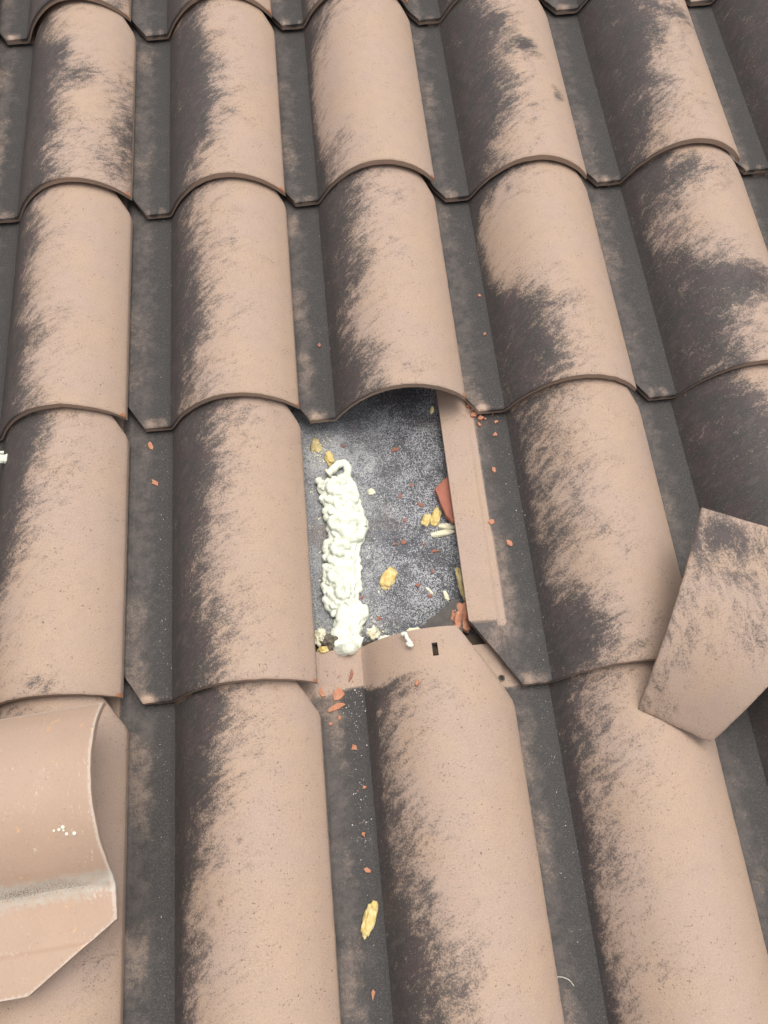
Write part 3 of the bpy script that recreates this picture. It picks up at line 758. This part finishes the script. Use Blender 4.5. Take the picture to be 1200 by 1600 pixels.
# white squiggle on the head of the slotted tile
def surf_tube(name, pts, r, mat, label, cat, group=None, n=8):
    bm = bmesh.new(); P = [at(x, y) for x, y in pts]
    for q in P: q.z = surf(q.x, q.y) + r * .6
    P = smooth_path(P, 6); cen = P[0].copy(); P = [q - cen for q in P]
    rr = [r * (1 + .35 * noise.noise(Vector((i * .5, r * 1e4, 0)))) for i in range(len(P))]
    tube(bm, P, rr, n)
    return tag(obj(name, bm, mat, None, True, Matrix.Translation(cen)), label, cat, group)
surf_tube('foam_squiggle', [(628,992),(633,990),(636,998),(640,1003),(637,1007),(643,1009),(641,1004)], .0024, WHITE, 'white foam squiggle draped over the head edge of the slotted tile', 'foam crumb', F_G)
surf_tube('thread', [(869,1526),(880,1527),(890,1532),(897,1541)], .0005, THREAD, 'thin pale curved thread lying in the gutter at lower right', 'thread', None, 6)
for i, (x, y) in enumerate([(84,1298),(92,1296),(98,1292),(99,1297),(104,1303),(116,1302)]):
    # dried white drips on the spare tile: find its surface along the line of sight
    d = ray(x, y); M_ = (sp.matrix_world.inverted() @ ROOF); t = .6; p = None
    while t < 1.4:
        q = CAM + d * t; l = M_ @ q
        if l.z <= prof(l.x): p = q; break
        t += .0005
    if p is None: continue
    bm = bmesh.new(); bmesh.ops.create_icosphere(bm, subdivisions=2, radius=.0013 + .0004 * (i % 3))
    for v in bm.verts: v.co.z *= .55
    tag(obj('foam_fleck', bm, WHITE, None, True, Matrix.Translation(p)), 'tiny white foam dot in the cluster on the scuffed spare tile', 'foam crumb', 'white dots on the spare tile')

# ------------------------------------------------------------------ grit: uncountable pale grains in the gutters and on the felt
bm = bmesh.new(); rd = random.Random(77)
def grain(p, s):
    vs = [p + Vector((rd.uniform(-1, 1), rd.uniform(-1, 1), rd.uniform(-.3, 1))) * s for _ in range(4)]
    b = [bm.verts.new(v) for v in vs]
    for t in ((0,1,2),(0,1,3),(1,2,3),(0,2,3)): bm.faces.new([b[k] for k in t])
def gutter(c, r, y_lo, y_hi, n, xc=-.008, sp_=.006, s=.0007):
    X, Y = tile_xy(c, r)
    for _ in range(n):
        x = X + rd.gauss(xc, sp_); y = Y + rd.uniform(y_lo, y_hi)
        grain(Vector((x, y, surf(x, y) + .0004)), s * rd.choice((.5, .6, .8, 1, 1.5)))
gutter(0, 3, .0, G, 110, -.010, .005); gutter(0, 4, .0, G, 60, -.012, .005); gutter(0, 2, 0, G, 40, -.010, .008)
gutter(1, 4, .2, G + .02, 150, -.014, .007, .0008); gutter(1, 4, 0, .25, 40, -.012, .005); gutter(2, 3, 0, G, 110, -.010, .006); gutter(2, 4, .1, G, 50, -.010, .006); gutter(2, 4, .3, G, 30, -.010, .006)
gutter(2, 2, 0, G, 15); gutter(3, 3, .1, G, 10); gutter(1, 2, 0, G, 14); gutter(-1, 3, 0, G, 20)
for _ in range(260):
    x = rd.uniform(.22, .42); y = rd.uniform(-1.13, -.77)
    if surf(x, y) < -.03: grain(Vector((x, y, felt_z(x, y) + .0004)), rd.choice((.0007, .0009, .0013)))
for _ in range(70):
    p = at(rd.gauss(548, 12), rd.gauss(1092, 22)); grain(p + Vector((0, 0, .0004)), rd.choice((.0008, .0012)))
tag(obj('grit', bm, GRIT, None, False), 'pale mineral grit washed into the dark gutters and over the felt', 'grit', None, 'stuff')
bm = bmesh.new()
for cx, cy, sx_, sy_, n in ((500,706,10,16,150),(500,800,8,60,60),(575,860,14,70,60),(505,985,12,18,60),(590,985,18,10,50)):
    for _ in range(n):
        p = at(rd.gauss(cx, sx_), rd.gauss(cy, sy_))
        if p.z < -.02: grain(p + Vector((0, 0, .0005)), rd.choice((.0008, .0012, .0018, .0024)))
tag(obj('foam_dust', bm, PALE, None, False), 'cream crumbs of rubbed-off foam strewn on the felt', 'grit', None, 'stuff')
# rusty crumbs and dust in the same places
bm = bmesh.new()
for cx, cy, sx_, sy_, n in ((520,1085,16,25,70),(745,650,14,12,80),(640,830,50,90,110),(560,1200,10,90,40),(775,740,6,70,30),(530,690,30,20,50),(590,970,50,16,60)):
    for _ in range(n):
        p = at(rd.gauss(cx, sx_), rd.gauss(cy, sy_)); grain(p + Vector((0, 0, .0004)), rd.choice((.0006, .0009, .0013)))
tag(obj('clay_dust', bm, DUSTY, None, False), 'fine reddish clay crumbs sprinkled around the hole and gutters', 'grit', None, 'stuff')
